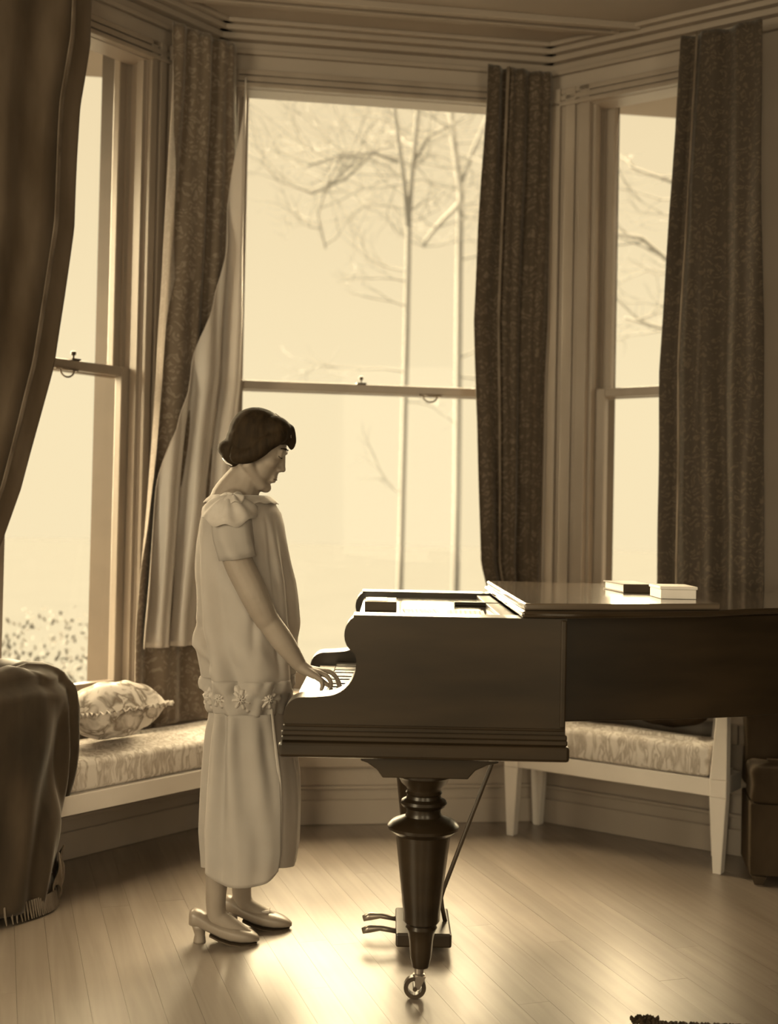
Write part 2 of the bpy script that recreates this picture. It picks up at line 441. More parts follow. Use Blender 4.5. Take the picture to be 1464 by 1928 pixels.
# crown mouldings and the moulding across the bay ceiling
def crown(name, F, s0, s1):
    m = MB(F)
    for z0, z1, t in ((3.125, 3.145, .022), (3.145, 3.175, .012), (3.175, 3.20, .045), (3.20, 3.222, .075), (3.222, 3.24, .10)):
        m.box(s0, s1, -t, .0, z0, z1)
    return struct(m.build(name, 'ceiling_plaster', None, False, .004))
crown('trim_1', FL, -.03, LEND); crown('trim_2', FC, -.0, LENC); crown('trim_3', FR, -.03, LEND)
m = MB()
for y0, y1, z in ((-.285, -.25, .022), (-.325, -.285, .010), (-.355, -.325, .026)):
    rbox(m, -.26, LENC+.26, y0, y1, ZC-z, ZC+.001)
struct(m.build('trim_4', 'ceiling_plaster', None, False, .004))

# ------------------------------------------------------------------ floor of narrow boards
fl = struct(rbox(MB(), X0-.2, X1+.2, Y0R-.2, .3, -.12, -.013).build('floor', 'floor_wood'))
DIR = Vector((-.304, .953)).normalized(); PER = Vector((DIR.y, -DIR.x))
def clip(poly, p0, n):
    out = []
    for a, b in zip(poly, poly[1:]+poly[:1]):
        da = (a-p0).dot(n); db = (b-p0).dot(n)
        if da >= 0: out.append(a)
        if da*db < 0: out.append(a+(b-a)*(da/(da-db)))
    return out
def inward(F):
    p = Vector(F(0, 0, 0)).to_2d(); q = Vector(F(0, -1, 0)).to_2d(); return p, (q-p)
W_BOARD = .088
k0, k1 = -30, 30
org = Vector((0, 4.0))
for k in range(k0, k1):
    a = k*W_BOARD; t = -2.4 - random.random()*1.6
    while t < 2.0:
        ln = random.uniform(1.5, 2.6); g = .0003
        poly = [org+PER*(a+g)+DIR*(t+g), org+PER*(a+W_BOARD-g)+DIR*(t+g), org+PER*(a+W_BOARD-g)+DIR*(t+ln-g), org+PER*(a+g)+DIR*(t+ln-g)]
        t += ln
        for F in (FC, FL, FR):
            if poly: poly = clip(poly, *inward(F))
        if poly: poly = clip(poly, Vector((0, 1.9)), Vector((0, 1)))
        if poly: poly = clip(poly, Vector((-2.3, 0)), Vector((1, 0)))
        if poly: poly = clip(poly, Vector((2.3, 0)), Vector((-1, 0)))
        if len(poly) < 3: continue
        c = sum(poly, Vector((0, 0)))/len(poly)
        loc = [(p-c) for p in poly]; loc = [(v.dot(PER), v.dot(DIR)) for v in loc]
        o = MB().prism_z(loc, -.013, random.uniform(-.0001, .0001)).build('floor_board', 'floor_wood', None)
        o.location = (c.x, c.y, 0); o.rotation_euler.z = math.atan2(PER.y, PER.x); o.parent = fl

# ------------------------------------------------------------------ outdoors: pale garden
gm = MB().box(-60, 60, 5.6, 120, -1.3, -1.2)
tag(struct(gm.build('garden_ground', 'misty_lawn')), 'pale misty garden ground outside the windows', 'ground')

def tree(name, label, base, segs, seed, mat='bark_pale', twigs=True, group='bare trees outside'):
    """segs: polylines with radii as given limbs; twigs grow from them"""
    rnd = random.Random(seed); m = MB(); tips = []
    for pts, r0, r1 in segs:
        n = len(pts); m.tube(pts, [lerp(r0, r1, i/(n-1)) for i in range(n)], 7)
    root = m.build(name, mat, None, True)
    if twigs:
        tw = MB()
        def grow(p, d, ln, r, lvl):
            q = p; path = [p]
            for i in range(4):
                d = (d+Vector((rnd.gauss(0, .22), rnd.gauss(0, .22), rnd.gauss(0, .16)+.04))).normalized(); q = q+d*ln/4; path.append(q)
                if lvl < 2 and rnd.random() < .75:
                    grow(q, (d+Vector((rnd.gauss(0, .8), rnd.gauss(0, .5), rnd.gauss(0, .5)))).normalized(), ln*.6, r*.6, lvl+1)
            tw.tube(path, [lerp(r, r*.35, i/4) for i in range(5)], 4, False)
        for pts, r0, r1 in segs:
            for a, b in zip(pts, pts[1:]):
                a = Vector(a); b = Vector(b)
                if b.z < 2.6: continue
                for i in range(3):
                    p = a.lerp(b, rnd.random()); sd_ = rnd.choice((-1, 1))
                    grow(p, Vector((sd_*rnd.uniform(.6, 1), rnd.uniform(-.5, .5), rnd.uniform(-.1, .5))).normalized(), rnd.uniform(.4, .9), max(.008, r1*.5), 0)
        o = tw.build('twigs', mat, root); o['kind'] = 'stuff'
    return tag(root, label, 'tree', group)
Yt = 11
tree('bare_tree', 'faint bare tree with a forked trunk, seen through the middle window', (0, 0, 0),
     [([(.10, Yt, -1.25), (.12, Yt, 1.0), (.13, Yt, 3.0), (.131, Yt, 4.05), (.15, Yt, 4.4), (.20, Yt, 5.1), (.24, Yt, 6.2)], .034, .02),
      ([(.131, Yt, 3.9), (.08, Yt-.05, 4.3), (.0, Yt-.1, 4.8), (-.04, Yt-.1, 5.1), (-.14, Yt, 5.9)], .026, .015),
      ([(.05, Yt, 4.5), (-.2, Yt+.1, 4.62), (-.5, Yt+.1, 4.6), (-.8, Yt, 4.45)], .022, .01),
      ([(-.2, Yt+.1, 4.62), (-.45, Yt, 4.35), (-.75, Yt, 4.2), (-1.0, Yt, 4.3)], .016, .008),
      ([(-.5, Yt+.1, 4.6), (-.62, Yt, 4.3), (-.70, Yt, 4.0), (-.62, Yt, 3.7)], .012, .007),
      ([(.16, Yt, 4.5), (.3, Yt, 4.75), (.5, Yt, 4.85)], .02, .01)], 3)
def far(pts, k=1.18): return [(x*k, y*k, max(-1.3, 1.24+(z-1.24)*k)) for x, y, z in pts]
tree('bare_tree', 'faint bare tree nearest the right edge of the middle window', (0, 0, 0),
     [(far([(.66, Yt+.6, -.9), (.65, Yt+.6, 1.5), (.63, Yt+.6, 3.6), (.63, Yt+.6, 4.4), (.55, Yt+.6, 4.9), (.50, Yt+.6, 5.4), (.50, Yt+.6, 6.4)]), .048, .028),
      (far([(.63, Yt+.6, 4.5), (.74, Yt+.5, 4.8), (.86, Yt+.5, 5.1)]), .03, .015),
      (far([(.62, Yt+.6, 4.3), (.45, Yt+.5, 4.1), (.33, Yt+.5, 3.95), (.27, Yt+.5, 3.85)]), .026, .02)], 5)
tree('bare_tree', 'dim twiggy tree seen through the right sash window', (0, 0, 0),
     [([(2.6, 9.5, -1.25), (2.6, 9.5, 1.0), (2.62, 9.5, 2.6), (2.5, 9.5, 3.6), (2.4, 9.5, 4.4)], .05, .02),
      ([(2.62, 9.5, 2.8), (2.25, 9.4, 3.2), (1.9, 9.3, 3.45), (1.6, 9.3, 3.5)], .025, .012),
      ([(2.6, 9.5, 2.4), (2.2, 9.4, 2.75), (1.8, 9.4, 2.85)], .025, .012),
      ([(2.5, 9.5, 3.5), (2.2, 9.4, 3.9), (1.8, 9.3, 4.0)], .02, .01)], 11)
def shrub(name, label, c, r, n, seed):
    rnd = random.Random(seed); m = MB()
    for i in range(n):
        v = Vector((rnd.gauss(0, 1), rnd.gauss(0, 1), rnd.gauss(0, 1))); v = v.normalized()*rnd.random()**.4
        p = Vector(c)+Vector((v.x*r[0], v.y*r[1], abs(v.z)*r[2])); a = Vector((rnd.gauss(0, 1), rnd.gauss(0, 1), rnd.gauss(0, 1))).normalized()*.022; b = a.orthogonal().normalized()*.011
        m.add([p-a, p+b, p+a, p-b], [(0, 1, 2, 3)])
    for i in range(9):
        a = Vector((rnd.uniform(-.5, .5)*r[0], rnd.uniform(-.5, .5)*r[1], r[2]*.8)); m.tube([(c[0], c[1], c[2]), tuple(Vector(c)+a*.5), tuple(Vector(c)+a)], .008, 5)
    return tag(m.build(name, 'leaf_pale'), label, 'shrub')
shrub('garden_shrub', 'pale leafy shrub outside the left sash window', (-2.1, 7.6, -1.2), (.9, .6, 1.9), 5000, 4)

# ------------------------------------------------------------------ grand piano (keyboard at the left end, treble side to the camera)
def arc(cx, cz, r, a0, a1, n, rz=None):
    rz = rz or r
    return [(cx+r*math.cos(math.radians(lerp(a0, a1, i/n))), cz+rz*math.sin(math.radians(lerp(a0, a1, i/n)))) for i in range(n+1)]
PY0, PY1 = 3.05, 4.19      # near and far side
piano = empty('grand_piano', (.5, 3.62, 0))
tag(piano, 'black grand piano with folded lid, turned leg and open keyboard', 'piano')
ARM = ([(-.252, .700), (-.252, .745)] + arc(-.207, .750, .045, 180, 90, 7) + [(-.17, .797), (-.150, .799)]
       + arc(-.153, .878, .079, -88, 0, 9) + [(-.073, .890), (-.078, .906)]
       + arc(-.063, .953, .042, 235, 118, 9, .050) + [(-.083, 1.003), (.452, 1.003), (.452, .700)])
for y0, y1 in ((PY0, PY0+.10), (PY1-.10, PY1)):
    a = MB().prism(ARM, y0, y1).build('cheek_arm', 'ebony', piano, 'auto', .005)
    n_ = -1 if y0 == PY0 else 1; ya = y0 if n_ < 0 else y1
    def strip(nm, x0, x1, t, z0, z1):
        MB().box(x0, x1, min(ya+n_*t, ya-n_*.004), max(ya+n_*t, ya-n_*.004), z0, z1).build(nm, 'ebony', a, bevel=.004)
    strip('moulding', -.256, .456, .010, .700, .714)
    strip('moulding', -.252, .452, .005, .722, .729)
    strip('edge_line', .437, .452, .004, .73, 1.0)
b = MB().box(-.262, .462, PY0-.016, PY1+.016, .647, .686).build('key_bed', 'ebony', piano, bevel=.008)
MB().box(-.256, .458, PY0-.006, PY1+.006, .686, .700).build('bed_moulding', 'ebony', b, bevel=.004)
MB().box(-.252, -.222, PY0+.10, PY1-.10, .700, .738).build('key_slip', 'ebony', piano, bevel=.004)
# keys
ky0, ky1 = PY0+.105, PY1-.105; nk = 40; kw = (ky1-ky0)/nk
for i in range(nk):
    MB().box(-.218, -.072, ky0+i*kw+.0005, ky0+(i+1)*kw-.0005, .715, .752).build('white_key', 'ivory', piano, bevel=.0015)
    if i % 7 in (0, 1, 3, 4, 5) and i < nk-1:
        y = ky0+(i+1)*kw
        MB().hexa([(-.168, y-.0055, .752), (-.072, y-.0055, .752), (-.072, y+.0055, .752), (-.168, y+.0055, .752)],
                  [(-.160, y-.0045, .764), (-.072, y-.0045, .764), (-.072, y+.0045, .764), (-.160, y+.0045, .764)]).build('black_key', 'black_key_wood', piano)
fb = [(-.072, .745), (-.078, .80), (-.070, .85), (-.05, .90), (-.05, .975), (-.035, .975), (-.035, .745)]
MB().prism(fb, PY0+.10, PY1-.10).build('fallboard', 'ebony_top', piano, 'auto')
MB().box(-.075, .452, PY0+.10, PY1-.10, .968, .986).build('music_shelf', 'ebony_top', piano, bevel=.003)
MB().box(.205, .34, 3.70, 3.722, .986, .998).build('desk_ledge', 'ebony_dull', piano, bevel=.002)
MB().box(.30, .345, 3.16, 4.08, .986, .996).build('desk_frame', 'ebony_dull', piano, bevel=.002)
# rim with the curved bentside, and the lid that follows it
def rim_outline(o=0.0):
    pts = [(.452, PY0+.13-o), (.62, PY0+.17-o), (.80, PY0+.215-o), (1.0, PY0+.285-o), (1.2, PY0+.40-o), (1.38, PY0+.55-o), (1.55, PY0+.68-o),
           (1.70+o*.5, PY0+.76-o*.6), (1.80+o, PY0+.85), (1.83+o, PY0+.98), (1.80+o, PY1-.06), (1.74+o*.6, PY1-.01+o*.7), (1.66, PY1+o), (.452, PY1+o)]
    return pts
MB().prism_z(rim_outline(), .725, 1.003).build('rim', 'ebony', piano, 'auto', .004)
lid = rim_outline(.03); lid[0] = (.46, PY0-.012); lid[1] = (.64, PY0+.05); lid[2] = (.82, PY0+.115)
lid.insert(0, (.338, PY0-.012)); lid[-1] = (.452, PY1+.03); lid.append((.338, PY1+.03))
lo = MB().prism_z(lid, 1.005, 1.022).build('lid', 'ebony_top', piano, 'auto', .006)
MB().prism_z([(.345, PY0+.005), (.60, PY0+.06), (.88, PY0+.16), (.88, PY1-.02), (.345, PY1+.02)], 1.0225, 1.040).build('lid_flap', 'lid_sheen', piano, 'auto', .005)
MB().tube([(.362, PY0+.2, 1.0225), (.362, PY1-.2, 1.0225)], .004, 8).build('hinge', 'brass', lo)
# legs
LEG = [(.0, .592), (.074, .592), (.074, .578), (.066, .572), (.060, .560), (.046, .548), (.044, .540), (.048, .534), (.044, .528), (.046, .520), (.058, .514),
       (.061, .507), (.056, .499), (.046, .494), (.044, .484), (.048, .474), (.060, .468), (.082, .460), (.093, .449), (.092, .441), (.080, .432), (.070, .426), (.069, .418)]
LEG2 = [(.068, .418), (.0465, .226), (.0455, .20), (.036, .192), (.040, .184), (.034, .172), (.030, .150), (.027, .110), (.021, .082), (.0, .080)]
CORB = [(-.058, .648), (-.058, .634), (-.040, .628), (-.016, .612), (-.004, .596), (-.002, .592), (.214, .592), (.216, .596), (.232, .614), (.262, .628), (.290, .634), (.290, .648)]
def leg(x, y, top=.647):
    dz = top-.647
    l = MB().lathe(x, y, [(r, z+dz) for r, z in LEG], 40).lathe(x, y, [(r*1.04, z+(dz if i == 0 else 0)) for i, (r, z) in enumerate(LEG2)], 10).build('leg', 'ebony', piano, 'auto')
    MB().prism([(px-.107+x, pz+dz) for px, pz in CORB], y-.11, y+.11).build('leg_block', 'ebony', l, 'auto', .003)
    c = MB(); c.lathe(x-.004, y, [(.012, .084), (.012, .066), (.016, .064), (.016, .058)], 14)
    for dy in (-.014, .014):   # fork
        c.hexa([(x-.016, y+dy-.003, .028), (x-.002, y+dy-.003, .028), (x-.002, y+dy+.003, .028), (x-.016, y+dy+.003, .028)],
               [(x-.012, y+dy-.003, .062), (x+.014, y+dy-.003, .062), (x+.014, y+dy+.003, .062), (x-.012, y+dy+.003, .062)])
    c.build('caster_fork', 'brass', l)
    w = MB(); w.rings([[(x-.014+r*math.cos(2*PI*j/24), y+dy, .030+r*math.sin(2*PI*j/24)) for j in range(24)] for dy, r in ((-.010, .018), (-.010, .029), (.010, .029), (.010, .018))], False)
    w.rings([[(x-.014+r*math.cos(2*PI*j/24), y+dy, .030+r*math.sin(2*PI*j/24)) for j in range(24)] for dy, r in ((-.010, .018), (.010, .018))], False)
    w.tube([(x-.014, y-.02, .030), (x-.014, y+.02, .030)], .006, 10)
    w.build('caster_wheel', 'dark_metal', l, 'auto')
leg(.107, 3.19); leg(.112, 4.05); leg(1.58, 3.99, .725)
# lyre
ly = MB().box(.045, .205, 3.50, 3.74, .022, .062).build('lyre', 'ebony', piano, bevel=.006)
for yy in (3.56, 3.68): MB().lathe(.115, yy, [(.022, .06), (.024, .10), (.014, .13), (.018, .30), (.014, .5), (.024, .56), (.024, .648)], 16).build('lyre_post', 'ebony', ly, True)
for yy in (3.565, 3.675):
    MB().tube([(.06, yy, .045), (0, yy, .055), (-.03, yy, .053), (-.052, yy, .046)], [.007, .008, .012, .009], 10).build('pedal', 'brass', ly, True)
MB().tube([(.345, 3.62, .66), (.32, 3.62, .524), (.25, 3.62, .335), (.185, 3.62, .155), (.178, 3.62, .13), (.182, 3.62, .10), (.192, 3.62, .058)], .0065, 10).build('brace_rod', 'dark_metal', ly, True)

# things lying on the piano
def book(name, x0, x1, y0, y1, z, h, cover, label, rz=0, cat='book'):
    root = empty(name, ((x0+x1)/2, (y0+y1)/2, z)); tag(root, label, cat)
    MB().box(x0, x1, y0, y1, z, z+.003).build('cover', cover, root, bevel=.001)
    MB().box(x0, x1, y0, y1, z+h-.003, z+h).build('cover', cover, root, bevel=.001)
    MB().box(x0, x1, y0, y0+.004, z+.003, z+h-.003).build('spine', cover, root)
    MB().box(x0+.006, x1-.006, y0+.0041, y1-.006, z+.0031, z+h-.0031).build('pages', 'paper', root)
    root.rotation_euler.z = rz
    return root
book('book', .69, .785, 3.62, 3.84, 1.0405, .026, 'book_cloth', 'dark closed book lying on the folded piano lid', .1)
bx = empty('white_box', (.804, 3.43, 1.0405)); tag(bx, 'white cardboard box on the folded piano lid beside the dark book', 'box')
MB().box(.755, .853, 3.36, 3.50, 1.0405, 1.066).build('tray', 'paper', bx, bevel=.002)
MB().box(.752, .856, 3.357, 3.503, 1.0662, 1.075).build('box_lid', 'paper', bx, bevel=.002)
book('music_volume', -.062, .028, 3.42, 3.62, .9865, .026, 'book_cloth', 'small dark volume lying at the keyboard end of the piano top', 0)
tag(MB().box(-.055, .0, 3.44, 3.60, 1.0128, 1.0142).build('loose_sheet', 'paper'), 'loose white sheet resting on the small dark volume', 'paper')
def sheet(x0, x1, y0, y1, label, rz):
    root = MB().box(-(x1-x0)/2, (x1-x0)/2, -(y1-y0)/2, (y1-y0)/2, 0, .0016).build('sheet_music', 'paper')
    root.location = ((x0+x1)/2, (y0+y1)/2, .9864); root.rotation_euler.z = rz
    for i in range(7):
        x = -(x1-x0)/2+.012+i*(x1-x0-.024)/6
        m = MB().box(x-.0022, x+.0022, -(y1-y0)/2+.02, (y1-y0)/2-.02, .0016, .0019)
        o = m.build('stave', 'book_cloth', root); o.matrix_parent_inverse = Matrix.Identity(4)
    return tag(root, label, 'sheet music', 'sheets on the piano')
sheet(.05, .15, 3.22, 3.52, 'white sheet of music on the piano top, nearer the dark volume', .03)
sheet(.165, .27, 3.20, 3.50, 'white sheet of music on the piano top, nearer the folded lid', -.05)

# ------------------------------------------------------------------ benches along the side windows
def bench(name, F, s0, s1, off, label, tall, post_top, zr0=.272, zr1=.335):
    """tall: which end carries the high post ('s0' or 's1')"""
    root = empty(name, F((s0+s1)/2, -off/2, 0)); tag(root, label, 'bench', 'white benches in the bay')
    tb = -.05
    def legp(s, t, high, inner):
        w = .062; z1 = post_top if high else zr1
        sg = 1 if inner > 0 else -1
        def q(z, wa, lean): 
            a = s+(lean if high else 0)*(-sg)*0; return [(a-wa/2, t-.02, z), (a+wa/2, t-.02, z), (a+wa/2, t+.02, z), (a-wa/2, t+.02, z)]
        m = MB(F); m.hexa(q(.0, .030, 0), q(zr0, w, 0)); m.hexa(q(zr0, w, 0), q(zr1, w, 0))
        if high: m.hexa(q(zr1, w*1.02, 0), [(s-w/2+(.028 if tall == 's1' else 0), t-.02, z1), (s+w/2-(.028 if tall == 's0' else 0), t-.02, z1), (s+w/2-(.028 if tall == 's0' else 0), t+.02, z1), (s-w/2+(.028 if tall == 's1' else 0), t+.02, z1)])
        return m
    for s, e, inn in ((s0, 's0', 1), (s1, 's1', -1)):
        for t in (-off, tb): legp(s-(.085 if (t == tb and tall == e) else 0), t, tall == e, inn).build('leg', 'bench_paint', root, bevel=.003)
    MB(F).box(s0+.03, s1-.03, -off-.014, -off+.014, zr0, zr1).build('front_rail', 'bench_paint', root, bevel=.003)
    MB(F).box(s0+.03, s1-.03, tb-.014, tb+.014, zr0, zr1).build('back_rail', 'bench_paint', root, bevel=.003)
    for s in (s0, s1): MB(F).box(s-.012, s+.012, -off+.02, tb-.02, zr0, zr1).build('end_rail', 'bench_paint', root, bevel=.003)
    sp = s0 if tall == 's0' else s1
    MB(F).box(s0+.01, s1-.01, -off+.014, tb-.014, zr1-.02, zr1).build('seat_board', 'bench_paint', root)
    return root

def soft_box(F, s0, s1, t0, t1, z0, z1, r=.035, puff=.012, seed=0, nu=40, nv=26):
    """rounded seat pad with a slightly uneven top"""
    m = MB(F); rs = []
    cs, ct = (s0+s1)/2, (t0+t1)/2; hs, ht = (s1-s0)/2, (t1-t0)/2; n = 72
    prof = [(0, z0), (-.0, z0)]
    def ring(ins, z, amp):
        out = []
        for j in range(n):
            a = 2*PI*j/n; ca, sa = math.cos(a), math.sin(a)
            e = .12; x = (abs(ca)**e)*(1 if ca > 0 else -1)*(hs-ins); y = (abs(sa)**e)*(1 if sa > 0 else -1)*(ht-ins)
            w = amp*noise.noise(Vector((x*6+seed, y*6, z*4)))
            out.append((cs+x, ct+y, z+w))
        return out
    rs.append(ring(.10, z0, 0)); rs.append(ring(.012, z0+.001, 0)); rs.append(ring(.0, z0+.014, .003))
    rs.append(ring(.006, (z0+z1)/2, .004)); rs.append(ring(.0, z1-.022, .006)); rs.append(ring(.004, z1-.010, .008)); rs.append(ring(.018, z1, .010))
    rs.append(ring(.07, z1+puff*.5, .014)); rs.append(ring(min(hs, ht)*.7, z1+puff, .016))
    m.rings(rs); return m

bench('bench', FL, .0, 1.02, .38, 'white painted bench under the left sash window', '', .60)
m = soft_box(FL, .03, .98, -.385, -.045, .337, .437, seed=1)
cu = tag(m.build('bench_cushion', 'chintz_pale', None, True), 'pale patterned seat cushion on the bench under the left window', 'cushion', 'bench seat cushions')
bench('bench', FR, .02, .862, .27, 'white painted bench with a tall end post under the right window', 's1', .64)
m = soft_box(FR, .10, .828, -.285, -.078, .337, .452, seed=5)
tag(m.build('bench_cushion', 'chintz_pale', None, True), 'pale patterned seat cushion showing below the piano at right', 'cushion', 'bench seat cushions')

def pillow(name, F, s, t, z, ws, wt, h, rot, label, mat, ruffle=True, seed=0, tilt=0):
    root = empty(name, F(s, t, z)); tag(root, label, 'pillow')
    o = Vector(F(s, t, z)); u = (Vector(F(s+1, t, z))-o).normalized(); w = (Vector(F(s, t+1, z))-o).normalized()
    R = Matrix.Rotation(rot, 3, 'Z'); u = R @ u; w = R @ w; up = Vector((0, 0, 1))
    if tilt: Q = Matrix.Rotation(tilt, 3, u); w = Q @ w; up = Q @ up
    m = MB(); n = 22
    def P(a, b, sg):
        x, y = a*2-1, b*2-1
        k = (1-abs(x)**2.6)*(1-abs(y)**2.6); k = max(k, 0)**.55
        pin = 1-.10*(abs(x)*abs(y))
        hh = h*.5*k+sg*0+.012*noise.noise(Vector((x*3+seed, y*3, sg)))*k
        return tuple(o+u*(x*ws/2*pin)+w*(y*wt/2*pin)+up*(h*.5+sg*hh))
    m.grid(lambda a, b: P(a, b, 1), n, n); m.grid(lambda a, b: P(a, b, -1), n, n)
    m.build('pillow_body', mat, root, True)
    if ruffle:
        f = MB(); pr = []
        per = [(i/40, 0) for i in range(40)]+[(1, i/40) for i in range(40)]+[(1-i/40, 1) for i in range(40)]+[(0, 1-i/40) for i in range(40)]
        inn = []; out = []
        for i, (a, b) in enumerate(per):
            p = Vector(P(a, b, 0)); c = o+up*h*.5; d = (p-c); d = d.normalized()
            inn.append(tuple(p-d*.006)); out.append(tuple(p+d*.026+up*(.010*math.sin(i*1.9))))
        f.rings([inn, out], False); f.build('ruffle', mat, root, True, solid=.003)
    return root
pillow('pillow', FL, .635, -.24, .468, .36, .22, .19, .06, 'ruffled floral pillow lying on the left bench cushion', 'chintz_pillow', True, 3, .12)
pillow('pillow', FR, .30, -.15, .480, .30, .15, .06, .1, 'small pale pillow lying on the cushion behind the piano case', 'chintz_pillow', False, 9)
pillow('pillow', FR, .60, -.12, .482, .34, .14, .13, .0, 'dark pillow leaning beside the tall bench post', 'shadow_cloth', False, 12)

# dark low settee in the shadow right of the bench
rt = empty('settee', FR(1.4, -.35, 0)); tag(rt, 'dark upholstered settee in shadow at the far right edge', 'settee')
def sbx(m, s0, s1, t0, t1, z0, z1): return MB(FS).box(s0, s1, t0, t1, z0, z1)
FS = frame(Vector(FR(.915, -.16, 0)).to_2d(), Vector((.985, -.17)).normalized())
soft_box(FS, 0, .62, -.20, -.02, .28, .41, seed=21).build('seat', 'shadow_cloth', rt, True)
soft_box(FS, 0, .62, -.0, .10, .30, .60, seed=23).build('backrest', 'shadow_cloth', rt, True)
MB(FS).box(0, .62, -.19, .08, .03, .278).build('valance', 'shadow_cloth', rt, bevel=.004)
for s in (.03, .59):
    for t in (-.18, .05): MB(FS).hexa([(s-.014, t-.014, 0), (s+.014, t-.014, 0), (s+.014, t+.014, 0), (s-.014, t+.014, 0)], [(s-.025, t-.025, .03), (s+.025, t-.025, .03), (s+.025, t+.025, .03), (s-.025, t+.025, .03)]).build('leg', 'book_cloth', rt)

# ------------------------------------------------------------------ curtains
def xy(F, s, t): return Vector(F(s, t, 0)).to_2d()
def curtain_mesh(rows, nf, amp, seed=0, nu=110, nv=90, u_of=None, lift=0.0, ztop=None, zbot=None, hemwave=0.0):
    """rows: (z, Axy, Bxy). u_of(z) -> (u0, u1) sub-range; lift: toward the room"""
    tab = [(z, a.x, a.y, b.x, b.y) for z, a, b in rows]
    zs = [r[0] for r in rows]; z1 = ztop if ztop is not None else max(zs); z0 = zbot if zbot is not None else min(zs)
    uvs = []
    m = MB()
    def P(u, v):
        z = lerp(z1, z0, v); uu = u
        if u_of: a, b = u_of(z); uu = lerp(a, b, u)
        ax, ay, bx, by = interp(tab, z)
        A = Vector((ax, ay)); B = Vector((bx, by)); d = (B-A); n = Vector((d.y, -d.x)).normalized()
        if n.y > 0: n = -n
        ph = 2*PI*nf*uu+seed
        drift = 1.1*noise.noise(Vector((uu*2.2+seed, z*.55, 0)))
        k = .55+.45*noise.noise(Vector((uu*3, z*.4+seed, 3)))
        f = math.sin(ph+drift*2.2)
        f = math.copysign(abs(f)**.8, f)
        off = amp*(k*f+.35*math.sin(2*ph+drift*3+1.3))+.012*noise.noise(Vector((uu*5, z*2.3, seed)))+lift
        p = A+d*uu+n*off
        uvs.append((uu*d.length*1.6, z))
        return (p.x, p.y, z+(hemwave*math.sin(ph*1.3) if v > .98 else 0))
    m.grid(P, nu, nv)
    return m, uvs
def curtain(name, label, rows, nf, amp, mat, seed, hem=None, **kw):
    root = empty(name, (rows[-1][1].x, rows[-1][1].y, rows[-1][0])); tag(root, label, 'curtain', 'long curtains at the bay windows')
    m, uvs = curtain_mesh(rows, nf, amp, seed, **kw)
    m.build('cloth', mat, root, True, uvs=uvs, solid=.004)
    if hem:
        m, uvs = curtain_mesh(rows, nf, amp, seed, u_of=hem[0], lift=hem[1], nu=4)
        m.build('edge_binding', hem[2], root, True, uvs=uvs, solid=.004)
    return root

# 1: dark, swept back at the far left
r1 = [(3.12, .75, 1.5, -.15), (2.88, .757, 1.5, -.15), (2.657, .789, 1.5, -.15), (2.229, .80, 1.52, -.15), (1.984, .832, 1.54, -.15), (1.743, .868, 1.55, -.15), (1.539, .924, 1.56, -.15), (1.322, .979, 1.58, -.14), (1.146, 1.036, 1.6, -.12), (.98, 1.075, 1.6, -.06), (.80, 1.10, 1.5, .03), (.06, 1.10, 1.5, .03)]
curtain('curtain', 'dark heavy curtain swept back at the far left edge', [(z, xy(FL, a, t), xy(FL, b, t)) for z, a, b, t in r1], 2.4, .016, 'curtain_dark', 1.0,
        hem=(lambda z: ((.10, .125) if z > 2.2 else (.10+.02*(2.2-z), .125+.02*(2.2-z))), .012, 'velvet_edge'))
# 2: figured curtain with the satin lining turned forward, left of the middle window
r2 = [(3.12, .325, -.10, .080, -.10), (2.9, .322, -.10, .082, -.10), (1.783, .366, -.10, .086, -.10), (1.2, .405, -.10, .05, -.12), (.79, .434, -.10, .03, -.14), (.46, .438, -.10, .045, -.14)]
rows2 = [(z, xy(FL, a, ta), xy(FC, b, tb)) for z, a, ta, b, tb in r2]
sun_edge = [(2.97, -.018), (2.7, .03), (2.35, .15), (2.15, .19), (1.98, .11), (1.8, .09), (1.5, .10), (1.3, .03), (1.05, -.018), (.4, -.018)]
c2 = curtain('curtain', 'figured curtain with pale satin lining turned out, behind the woman', rows2, 2.3, .020, 'brocade_lit', 2.2, u_of=lambda z: (interp(sun_edge, z)[0], 1.0))
m, uvs = curtain_mesh(rows2, 2.3, .020, 2.2, u_of=lambda z: (-.02, interp(sun_edge, z)[0]+.004), nu=20, ztop=2.97, zbot=1.05)
m.build('painted_sun_edge', 'brocade_painted_sun', c2, True, uvs=uvs, solid=.002)  # added bright strip: sun on the curtain's left edge, painted as pale cloth
sat = [(2.95, .97), (2.76, .93), (2.5, .85), (2.17, .67), (1.91, .47), (1.53, .15), (1.33, .05), (.96, .0), (.7, -.01)]
m, uvs = curtain_mesh(rows2, 2.6, .030, 4.1, u_of=lambda z: (interp(sat, z)[0], 1.0), lift=.040, ztop=2.98, zbot=.752)
m.build('satin_lining', 'satin_lining', c2, True, uvs=uvs, solid=.004)
# 3: right of the middle window
r3 = [(3.12, 1.092, -.10, .035, -.07), (2.944, 1.088, -.10, .035, -.07), (2.44, 1.065, -.10, .04, -.07), (2.07, 1.056, -.10, .04, -.07), (1.638, 1.08, -.10, .03, -.07), (1.077, 1.102, -.10, .02, -.07), (.9, 1.15, -.10, .02, -.08), (.47, 1.14, -.10, .02, -.08)]
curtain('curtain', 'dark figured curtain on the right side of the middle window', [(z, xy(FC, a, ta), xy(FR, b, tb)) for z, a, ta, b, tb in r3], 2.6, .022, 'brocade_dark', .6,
        hem=(lambda z: (.30, .33), .026, 'velvet_edge'))
